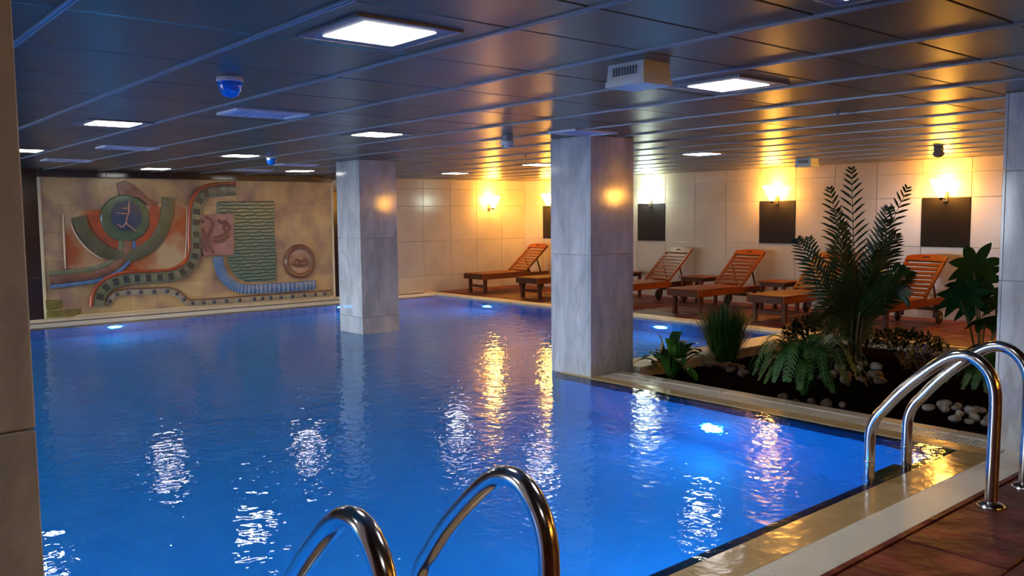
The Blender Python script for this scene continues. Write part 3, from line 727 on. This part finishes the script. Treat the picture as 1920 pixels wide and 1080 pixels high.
# ------------------------------------------------------------------ ceramic relief mural (coordinates on the wall in metres: y along the wall, z up)
MURAL = {'basin': [(3.468,1.728),(3.462,0.85),(3.949,0.827),(4.411,0.729),(5.05,0.759),(5.268,0.795),(5.384,0.921),(5.46,1.857),(5.318,1.986),(5.0,1.929),(4.851,1.903),(4.653,1.833),(3.791,1.796)],'wing': [(4.32,2.243),(4.353,2.043),(4.471,2.044),(4.66,1.988),(4.824,1.858),(4.917,1.731),(4.975,1.908),(4.806,1.996),(4.713,2.096),(4.597,2.207),(4.446,2.284)],'arc_band': [(3.701,1.69),(3.753,1.472),(3.89,1.275),(4.099,1.097),(4.353,1.025),(4.619,1.078),(4.872,1.248),(5.032,1.5),(5.114,1.781),(5.142,2.011)],'arc_ring': [(3.912,1.737),(3.98,1.493),(4.155,1.292),(4.397,1.199),(4.665,1.279),(4.845,1.478),(4.923,1.858)],'arc_line': [(3.562,1.632),(3.639,1.402),(3.784,1.181),(3.958,1.028),(4.048,0.995)],'stem': [(4.436,1.285),(4.398,1.061),(4.253,0.887),(4.014,0.76),(3.694,0.71),(3.222,0.681)],'s_band': [(3.923,0.197),(3.963,0.399),(4.121,0.563),(4.431,0.638),(4.795,0.633),(5.173,0.654),(5.436,0.787),(5.555,1.019),(5.575,1.308),(5.596,1.622),(5.633,1.883),(5.765,2.067),(5.995,2.133),(6.342,2.153)],'stud_band': [(4.086,0.217),(4.157,0.336),(4.301,0.394),(4.686,0.394),(5.11,0.374),(5.285,0.271),(5.384,0.172),(5.541,0.139),(6.103,0.133),(6.963,0.133),(8.232,0.133)],'wave': [(6.009,1.937),(7.093,1.953),(7.093,0.443),(6.509,0.457),(6.314,0.556),(6.183,0.78),(6.162,0.956),(6.26,0.966),(6.289,1.717),(6.001,1.724)],'figure': [(5.683,1.7),(6.289,1.722),(6.28,0.971),(5.728,0.973),(5.639,1.253)],'fig_lines': [[(5.756,1.668),(5.861,1.619),(5.884,1.513),(5.819,1.355),(5.811,1.169),(5.904,1.006)],[(5.695,1.463),(5.745,1.383),(5.712,1.225),(5.771,1.038)],[(5.902,1.294),(6.039,1.323),(6.166,1.401),(6.211,1.494),(6.143,1.536),(6.086,1.469),(6.125,1.402)],[(5.905,1.233),(6.063,1.242),(6.191,1.333)],[(5.996,1.618),(6.062,1.563),(6.159,1.589)],[(5.635,1.616),(5.753,1.581)]],'blue_band': [(5.984,0.95),(6.01,0.72),(6.145,0.497),(6.391,0.346),(6.851,0.317),(7.392,0.312),(7.892,0.324)],'disc': [(4.418,1.654)],'shell': [(7.581,0.797)],'disc_lines': [[(4.478,1.945),(4.461,1.833),(4.447,1.734),(4.264,1.752)],[(4.456,1.729),(4.414,1.585),(4.482,1.509),(4.567,1.427)],[(4.272,1.557),(4.329,1.516),(4.381,1.535),(4.408,1.597)],[(4.366,1.821),(4.461,1.821)]],'shell_lines': [[(7.421,0.724),(7.501,0.834),(7.593,0.787),(7.687,0.826),(7.748,0.752),(7.637,0.714),(7.53,0.761)],[(7.392,0.768),(7.559,0.703),(7.763,0.737)]],'green1': [(3.149,0.366),(3.385,0.349),(3.394,0.209),(3.149,0.192)],'green2': [(3.148,0.18),(3.658,0.188),(3.647,0.103),(3.552,0.062),(3.143,0.073)]}
MX = XL+.012
MU = thing('relief_mural', 'wide cream ceramic relief mural with orange bowl, disc and winding bands on the left wall', 'mural', (MX, 3.13, .06))
def mp(p, x): return (x, p[0]-3.13, p[1]-.06)
def plate(name, pts, m, x0, t):
    n = len(pts); mb = MB()
    b = min(.012, t*.6)
    c = (sum(p[0] for p in pts)/n, sum(p[1] for p in pts)/n)
    ins = [(p[0]+(c[0]-p[0])*b/max(.05, math.hypot(c[0]-p[0], c[1]-p[1])), p[1]+(c[1]-p[1])*b/max(.05, math.hypot(c[0]-p[0], c[1]-p[1]))) for p in pts]
    for q, x in ((pts, x0), (pts, x0+t-b), (ins, x0+t)): mb.v += [mp(p, x) for p in q]
    for k in range(2):
        for i in range(n): mb.f.append((k*n+i, k*n+(i+1) % n, (k+1)*n+(i+1) % n, (k+1)*n+i))
    mb.f.append(tuple(range(2*n, 3*n)))
    return obj(name, mb, m, MU, ang=.5)
def offset_line(line, d):
    out = []
    for i, p in enumerate(line):
        a = line[max(i-1, 0)]; b = line[min(i+1, len(line)-1)]
        tx, ty = b[0]-a[0], b[1]-a[1]; l = math.hypot(tx, ty) or 1
        out.append((p[0]-ty/l*d, p[1]+tx/l*d))
    return out
def band(name, line, width, m, x0, t, off=0.0, parent=None):
    L = [(v.x, v.y) for v in smoothline([(p[0], p[1], 0) for p in line], 6)]
    if off: L = offset_line(L, off)
    secs = [(-1, 0), (-.92, .75), (-.5, .96), (0, 1), (.5, .96), (.92, .75), (1, 0)]
    mb = MB(); n = len(secs)
    for s, h in secs: pass
    cols = [offset_line(L, s*width/2) for s, h in secs]
    for i in range(len(L)):
        for k in range(n): mb.v.append(mp(cols[k][i], x0+t*secs[k][1]))
    for i in range(len(L)-1):
        for k in range(n-1): mb.f.append((i*n+k, i*n+k+1, (i+1)*n+k+1, (i+1)*n+k))
    mb.f += [tuple(range(n)), tuple((len(L)-1)*n+k for k in range(n))]
    obj(name, mb, m, MU, ang=.6)
    return L
def line_tubes(name, lines, r, m, x):
    mb = MB()
    for l in lines:
        s = smoothline([mp(p, x) for p in l], 4); mb.tube(s, [r*(.5+.5*math.sin(PI*min(1, max(0, k/(len(s)-1)*.9+.05)))) for k in range(len(s))], 6)
    obj(name, mb, m, MU)
# glazed background tiles and trim
cy_ = [3.17+.43*k for k in range(13)]; cy_[-1] = 8.30
cache = {}
for i in range(12):
    for j in range(5):
        z0, z1 = .085+.447*j, .085+.447*(j+1)
        key = round(cy_[i+1]-cy_[i], 2)
        if key not in cache: cache[key] = MB().cbox(0, 0, 0, .02, cy_[i+1]-cy_[i]-.002, z1-z0-.002, .002).mesh('mural_tile', False)
        link('mural_tile', cache[key], M['mu_bg'], MU, mp(((cy_[i]+cy_[i+1])/2, (z0+z1)/2), .012))
for a, b in (((3.13, .06), (3.17, 2.32)), ((8.30, .06), (8.34, 2.32)), ((3.17, .06), (8.30, .085))):
    mb = MB(); p, q = mp(a, 0), mp(b, .035); mb.box(p[0], p[1], p[2], q[0], q[1], q[2]); obj('mural_trim', mb, M['mu_frame'], MU, smooth=False)
D = MURAL; X0 = .022
plate('bowl', D['basin'], M['mu_orange'], X0, .035)
plate('wing', D['wing'], M['mu_brown'], X0, .05)
band('bowl_ring', D['arc_ring'], .185, M['mu_red'], X0+.03, .025)
band('bowl_arc', D['arc_band'], .215, M['mu_olive'], X0+.03, .055)
line_tubes('rim_line', [D['arc_line'], [D['basin'][0], D['basin'][1]], [D['basin'][3], D['basin'][4], D['basin'][5], D['basin'][6], D['basin'][7]]], .016, M['mu_cream'], X0+.045)
band('stem_edge', D['stem'], .09, M['mu_green'], X0+.03, .045, -.10)
band('stem', D['stem'], .14, M['mu_brown'], X0+.03, .055)
band('stem_edge', D['stem'], .07, M['mu_blue'], X0+.03, .045, .105)
L = band('winding_band', D['s_band'], .205, M['mu_green'], X0+.03, .055)
band('winding_edge', D['s_band'], .055, M['mu_red'], X0+.03, .07, .115)
acc = 0; step = .165
for i in range(1, len(L)-1):
    seg = math.hypot(L[i][0]-L[i-1][0], L[i][1]-L[i-1][1]); acc += seg
    if acc >= step:
        acc = 0; ang = math.atan2(L[i+1][1]-L[i-1][1], L[i+1][0]-L[i-1][0])
        obj('band_cell', MB().cbox(0, 0, 0, .02, .10, .12, .005, Matrix.Rotation(ang, 3, 'X')), M['mu_cell'], MU, mp(L[i], X0+.078), smooth=False)
L = band('stud_band', D['stud_band'], .115, M['mu_stone'], X0, .035)
band('stud_band_edge', D['stud_band'], .022, M['mu_clay'], X0, .048, .062)
acc = .1; sm = MB().lathe([(.036, 0), (.034, .012), (.022, .024), (.001, .028)], 10, (0, 0, 0), 'x').mesh('stud')
for i in range(1, len(L)-1):
    acc += math.hypot(L[i][0]-L[i-1][0], L[i][1]-L[i-1][1])
    if acc >= .155: acc = 0; link('stud', sm, M['mu_stud'], MU, mp(L[i], X0+.032))
# disc
c = D['disc'][0]
def disc(name, c, prof, m, n=36): return obj(name, MB().lathe(prof, n, mp(c, X0), 'x'), m, MU, ang=.6)
disc('disc', c, [(.395, 0), (.395, .055), (.375, .075), (.29, .085), (.001, .086)], M['mu_disc'])
disc('disc_centre', (c[0]+.01, c[1]+.04), [(.255, .08), (.25, .092), (.001, .095)], M['mu_blue_dark'])
line_tubes('disc_figure', D['disc_lines'], .013, M['mu_pink'], X0+.10)
# green rippled panel
plate('ripple_panel', D['wave'], M['mu_teal'], X0, .03)
wy = [p[0] for p in D['wave']]; wz = [p[1] for p in D['wave']]
def inside(y, z, P):
    r = False; n = len(P); j = n-1
    for i in range(n):
        if (P[i][1] > z) != (P[j][1] > z) and y < (P[j][0]-P[i][0])*(z-P[i][1])/(P[j][1]-P[i][1])+P[i][0]: r = not r
        j = i
    return r
nr = 24
for k in range(nr):
    z = min(wz)+(k+.7)*(max(wz)-min(wz))/nr; pts = []
    y = min(wy)
    while y < max(wy):
        zz = z+.007*math.sin(y*19+k*1.7)+.005*math.sin(y*43+k*3.1)
        if inside(y, zz, D['wave']): pts.append(mp((y, zz), X0+.034))
        y += .035
    if len(pts) > 3: obj('ripple', MB().tube(pts, .009, 5), M['mu_ridge'], MU)
# figure tile, blue band, shell
plate('figure_tile', D['figure'], M['mu_pink'], X0+.02, .035)
line_tubes('figure_relief', D['fig_lines'], .030, M['mu_clay'], X0+.06)
L = band('blue_band', D['blue_band'], .185, M['mu_blue'], X0+.02, .05)
L1, L2 = offset_line(L, .085), offset_line(L, -.085); mb = MB()
for i in range(1, len(L)-1): mb.tube([mp(L1[i], X0+.060), mp(L[i], X0+.072), mp(L2[i], X0+.060)], .006, 4)
o = obj('blue_rib', mb, M['mu_line'], MU); o['kind'] = 'stuff'
c = D['shell'][0]
disc('shell_rim', c, [(.335, 0), (.33, .03), (.29, .075), (.25, .07), (.225, .035), (.001, .03)], M['mu_brown'])
disc('shell_dish', c, [(.235, .03), (.23, .045), (.12, .040), (.001, .038)], M['mu_dish'])
line_tubes('shell_knot', D['shell_lines'], .026, M['mu_clay'], X0+.05)
plate('moss_patch', D['green1'], M['mu_moss'], X0, .02); plate('moss_patch', D['green2'], M['mu_moss'], X0, .022)

# ------------------------------------------------------------------ plants
def frond_mesh(pts, n=22, leng=.26, wid=.016, droop=.25, vee=.35, side=None, taper=1.0):
    """feather leaf: a thin midrib carrying two rows of pointed leaflets"""
    P = smoothline(pts, 10); mb = MB()
    mb.tube(P[::3]+[P[-1]], [.009*(1-.8*i/(len(P[::3]))) for i in range(len(P[::3])+1)], 5)
    N = len(P)-1
    for i in range(n):
        u = .14+.86*i/(n-1); f = u*N; k = min(int(f), N-1); p = P[k].lerp(P[k+1], f-k); T = (P[k+1]-P[k]).normalized()
        S = T.cross(Vector((0,0,1))) if side is None else T.cross(side)
        if S.length < .05: S = Vector((1,0,0))
        S.normalize(); U = S.cross(T)
        ll = leng*(math.sin(PI*min(1, u*.80+.16))**.7)*taper
        for s in (-1, 1):
            d = (S*s*.78+T*(.62+.35*u)+U*vee*(.6+.4*R.random())).normalized()
            q = p; w_ = wid*(.8+.4*R.random()); side_v = d.cross(U).normalized()
            base = len(mb.v); l_ = ll*(.88+.24*R.random())
            for j, (a, ww) in enumerate(((0, .35), (.35, 1), (.75, .7), (1, .04))):
                c_ = q+d*l_*a+Vector((0, 0, -droop*l_*a*a))
                mb.v += [tuple(c_-side_v*w_*ww), tuple(c_+side_v*w_*ww)]
            for j in range(3): mb.f.append((base+2*j, base+2*j+1, base+2*j+3, base+2*j+2))
    return mb
def blade(mb, base, tip, width, bend, n=6, up=Vector((0,0,1)), curl=0.0, blunt=False, droop=0.0):
    base, tip = Vector(base), Vector(tip); d = tip-base
    S = d.cross(up)
    if S.length < 1e-4: S = Vector((1,0,0))
    S.normalize(); o = len(mb.v)
    for i in range(n+1):
        u = i/n; c = base+d*u+Vector((0,0,bend*math.sin(PI*u))); w = width*math.sin(PI*(.12+.88*u))**.8 if u < 1 else width*.03
        if blunt: w = width*(.30+.70*math.sin(PI*min(.5, u*.72)))*(1 if u < .8 else math.sqrt(max(.05, 1-((u-.8)/.2)**2))); c = c-Vector((0, 0, droop*u*u))+S*(.010*math.sin(u*9+base.x*60))
        mb.v += [tuple(c-S*w+Vector((0,0,curl*w))), tuple(c), tuple(c+S*w+Vector((0,0,curl*w)))]
    for i in range(n):
        a = o+i*3; mb.f += [(a, a+1, a+4, a+3), (a+1, a+2, a+5, a+4)]
# palm
px, py = -4.86, 9.25
t = thing('palm', 'tall feathery palm in the planted bed in front of the back wall', 'palm', (px, py, -.08))
def vr(x, z, d=0): # across / up / depth relative to the palm foot
    return (x*.647-d*.762, x*.762+d*.647, z)
fr = [((.02,.60),(-.03,1.35),(-.07,2.20), .05), ((-.02,.60),(-.18,1.20),(-.34,1.98), -.05), ((.05,.60),(.24,1.25),(.54,1.98), .0), ((-.05,.50),(-.42,.98),(-.72,1.42), -.15),
      ((-.05,.50),(-.34,.86),(-.46,1.42), .25), ((.06,.58),(.32,1.05),(.52,1.46), .2), ((.05,.50),(.34,.84),(.50,1.06), -.2), ((0,.60),(.14,1.2),(.22,1.76), -.25),
      ((.0,.62),(-.08,1.15),(-.14,1.74), .3), ((-.06,.50),(-.34,.70),(-.62,.52), -.35), ((.06,.50),(.28,.80),(.42,.80), -.3), ((.0,.6),(.02,.95),(.05,1.30), -.45), ((.02,.6),(.30,1.10),(.38,1.62), .1), ((-.02,.6),(-.22,1.0),(-.24,1.58), -.2),
      ((.0,.5),(.14,.84),(.26,1.14), -.5), ((.0,.5),(-.14,.86),(-.24,1.16), -.45), ((.04,.5),(.26,.92),(.46,1.24), .35)]
for k, (a, b, c_, dd) in enumerate(fr):
    face = Vector((-.762, .647, 0)); face.rotate(Euler((0, 0, R.uniform(-.5, .5)))); face.z = R.uniform(-.3, .3)
    mb = frond_mesh([vr(a[0]*.5, .05), vr(a[0], a[1], dd*.1), vr(b[0], b[1], dd*.6), vr(c_[0], c_[1], dd)], 30, .30 if c_[1] > 1.3 else .26, .013, .18, .25, side=face)
    obj('frond', mb, M['leaf_palm'], t)
for k in range(7):
    a = k*.9; s = MB().tube([(.07*math.cos(a), .07*math.sin(a), -.03), (.06*math.cos(a), .06*math.sin(a), .35), (.09*math.cos(a+.4), .09*math.sin(a+.4), .72)], [.022, .018, .012], 7)
    obj('cane', s, M['cane'], t)
# grass tuft
t = MB(); gx, gy = -6.0, 8.35
for k in range(760):
    a = R.uniform(0, 2*PI); r0 = .14*math.sqrt(R.random()); r1 = r0+R.uniform(.02, .34); h = R.uniform(.46, .78)*(1-.45*(r1-.05))
    blade(t, (r0*math.cos(a), r0*math.sin(a), 0), (r1*math.cos(a+R.uniform(-.3,.3)), r1*math.sin(a+R.uniform(-.3,.3)), h), .0048, .05, 4)
o = obj('ornamental_grass', t, M['leaf'], None, (gx, gy, -.09)); tag(o, 'round tuft of fine green grass behind the broad-leaved plant', 'plant')
# broad strap-leaved plant by the pillar
t = thing('strap_leaf_plant', 'broad strap-leaved green plant at the foot of the nearer pillar', 'plant', (-5.72, 7.05, -.09))
for k in range(24):
    a = 2*PI*k/24+R.uniform(-.2, .2); tilt = R.uniform(.55, 1.0) if k % 2 else R.uniform(.2, .6); l = R.uniform(.46, .66)
    mb = MB(); blade(mb, (.03*math.cos(a), .03*math.sin(a), 0), (l*tilt*math.cos(a), l*tilt*math.sin(a), l*math.sqrt(max(.08, 1-tilt*tilt))*.9), R.uniform(.046, .062), .10, 10, curl=.30, blunt=True, droop=R.uniform(.04, .16))
    obj('leaf', mb, M['leaf_bright'] if k % 3 else M['leaf'], t)
# ferns
def fern(loc, label, n, reach, h, m, cat='fern', seed=0):
    t = thing('fern', label, cat, loc)
    for k in range(n):
        a = 2*PI*k/n+R.uniform(-.25, .25); rr = reach*R.uniform(.6, 1.05); hh = h*R.uniform(.55, 1.0)
        c_, s_ = math.cos(a), math.sin(a)
        mb = frond_mesh([(.02*c_, .02*s_, 0), (.35*rr*c_, .35*rr*s_, hh*.85), (.7*rr*c_, .7*rr*s_, hh), (rr*c_, rr*s_, hh*.45)], 24, .105, .009, .1, .05)
        obj('frond', mb, m, t)
fern((-4.36, 7.35, -.09), 'lush green fern at the front of the planted bed', 40, .60, .56, M['leaf'])
fern((-3.05, 8.35, -.09), 'arching green fern behind the right ladder rails', 20, .44, .42, M['leaf'])
# leafy shrubs
def shrub(loc, label, rx, ry, h, n, m, lw, ll, name='shrub'):
    t = thing(name, label, 'shrub', loc)
    st = MB()
    for k in range(9):
        a = k*2.4; st.tube([(0, 0, 0), (.3*rx*math.cos(a), .3*ry*math.sin(a), h*.45), (.75*rx*math.cos(a), .75*ry*math.sin(a), h*.85)], [.012, .008, .004], 5)
    obj('stem', st, M['bark'], t)
    fo = MB()
    for k in range(n):
        a = R.uniform(0, 2*PI); e = R.uniform(-.2, 1); q = math.sqrt(max(.05, 1-e*e))*R.uniform(.55, 1)
        p = Vector((rx*q*math.cos(a), ry*q*math.sin(a), h*(.42+.55*e*R.uniform(.8, 1))))
        d = Vector((math.cos(a+R.uniform(-1,1)), math.sin(a+R.uniform(-1,1)), R.uniform(-.2, .9))).normalized()
        blade(fo, p, p+d*ll*R.uniform(.7, 1.2), lw, .01, 3)
    o = obj('foliage', fo, m, t); o['kind'] = 'stuff'
    return t
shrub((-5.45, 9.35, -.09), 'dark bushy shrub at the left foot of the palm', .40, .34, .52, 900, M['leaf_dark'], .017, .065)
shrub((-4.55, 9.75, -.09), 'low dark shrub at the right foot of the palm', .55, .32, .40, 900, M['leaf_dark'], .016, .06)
shrub((-4.93, 8.86, -.09), 'wispy yellow-green shrub in front of the palm canes', .14, .12, .62, 280, M['leaf'], .006, .11)
shrub((-5.0, 8.55, -.09), 'low silvery lavender clump in front of the palm', .30, .22, .28, 420, M['leaf_silver'], .006, .075, 'lavender')
t2 = shrub((-3.95, 8.95, -.09), 'small silvery lavender clump near the right ladder', .22, .18, .30, 260, M['leaf_silver'], .006, .075, 'lavender')
for base, n, name in (((-4.9, 8.65, .16), 16, 'left'), ((-3.95, 8.95, .18), 12, 'right')):
    fl = MB()
    for k in range(n):
        a = R.uniform(0, 2*PI); r_ = R.uniform(0, .22); z_ = R.uniform(-.03, .08)
        fl.cbox(r_*math.cos(a), r_*math.sin(a), z_, .016, .016, .06, .005)
    if name == 'right': obj('blossom', fl, M['flower'], t2, (0, 0, .27))
    else: obj('blossom', fl, M['flower'], [o for o in bpy.data.objects if o.name == 'lavender'][0], (.05, .1, .25))
# big palmate leaves on stalks at right
fx, fy = -3.55, 9.35
t = thing('fatsia', 'large-leaved glossy palmate shrub beside the right pillar', 'shrub', (fx, fy, -.09))
vv = lambda x, z, d: (x*.647-d*.762, x*.762+d*.647, z)
e1 = Vector((.647, .762, 0)); tc = Vector((.762, -.647, 0))
for k, (x, z, d, s, tl) in enumerate([(-.10, 1.12, 0, .37, .8), (-.33, .84, -.2, .36, .6), (-.02, .76, .1, .34, .5), (-.14, .62, -.3, .33, .35), (-.18, .40, -.4, .34, .3), (.06, .97, .2, .32, .7), (.14, .60, -.1, .32, .4),
        (-.36, .30, -.45, .34, .25), (.06, .30, -.5, .30, .3), (.24, .80, 0, .34, .6), (.20, .36, -.3, .32, .3), (-.05, .90, .35, .28, .6)]):
    P = Vector(vv(x, z, d))
    obj('stalk', MB().tube(smoothline([(0, 0, 0), tuple(P*.5+Vector((0, 0, .08))), tuple(P)], 5), .008, 5), M['cane'], t)
    mb = MB(); e2 = (Vector((0, 0, 1))*tl+tc*(1.05-tl)+Vector((R.uniform(-.2, .2), R.uniform(-.2, .2), 0))).normalized(); turn = R.uniform(-.7, .7)-PI/2
    for j in range(8):
        a = turn+PI+(-2.55+5.1*j/7); dl = (e1*math.cos(a)+e2*math.sin(a)).normalized()
        blade(mb, P, P+dl*s*(.78+.25*math.cos(a-turn-PI))+Vector((0, 0, -.04)), s*.17, .03, 7, up=e1.cross(e2), curl=.15)
    obj('leaf', mb, M['leaf_fatsia'] if k % 3 else M['leaf'], t)

# ------------------------------------------------------------------ pebbles
rock_meshes = []
for k in range(6):
    bm = bmesh.new(); bmesh.ops.create_icosphere(bm, subdivisions=2, radius=1)
    for v in bm.verts:
        v.co *= 1+.16*math.sin(v.co.x*3+k)+.12*math.sin(v.co.y*4.1+k*2)+R.uniform(-.05, .05); v.co.z *= .68
    me = bpy.data.meshes.new('pebble'); bm.to_mesh(me); bm.free(); me.shade_smooth(); rock_meshes.append(me)
rock_sets = []
for me in rock_meshes:
    a = me.copy(); a.materials.append(M['rock']); b = me.copy(); b.materials.append(M['rock_brown']); rock_sets.append((a, b))
def rocks(n, cx, cy, rx, ry, s, kind, label, group, heap=0.0):
    placed = []
    for k in range(n):
        for tr in range(60):
            a, r_ = R.uniform(0, 2*PI), math.sqrt(R.random()); x, y = cx+rx*r_*math.cos(a), cy+ry*r_*math.sin(a)
            q = s*R.uniform(.7, 1.3)
            if all(math.hypot(x-p[0], y-p[1]) > (q+p[2])*1.16 for p in placed): break
        placed.append((x, y, q))
        o = bpy.data.objects.new('pebble', rock_sets[R.randrange(6)][kind]); COL.objects.link(o)
        o.location = (x, y, soil_z(x, y)+q*.60+heap*(1-r_)); o.rotation_euler = (R.uniform(-.3, .3), R.uniform(-.3, .3), R.uniform(0, 6)); o.scale = (q, q*R.uniform(.75, 1), q*R.uniform(.8, 1.1))
        tag(o, label, 'stone', group)
rocks(24, -2.98, 7.64, .30, .36, .047, 0, 'whitish pebble in the heap beside the right pillar', 'white pebbles by the right pillar')
rocks(12, -4.55, 8.32, .60, .20, .062, 1, 'brown stone in the row between fern and lavender', 'brown stones in the middle row', 0)
rocks(12, -5.42, 7.85, .46, .20, .048, 1, 'brown pebble in the row right of the strap-leaved plant', 'brown pebbles by the strap-leaved plant')
rocks(10, -6.0+.25, 7.96, .20, .17, .038, 1, 'small pebble at the foot of the grass tuft', 'small pebbles by the grass tuft')
rocks(7, -4.12, 6.97, .42, .13, .052, 1, 'dull stone along the coping at the fern base', 'stones at the fern base')
rocks(6, -4.75, 9.02, .32, .16, .05, 0, 'pale stone under the palm', 'pale stones under the palm')
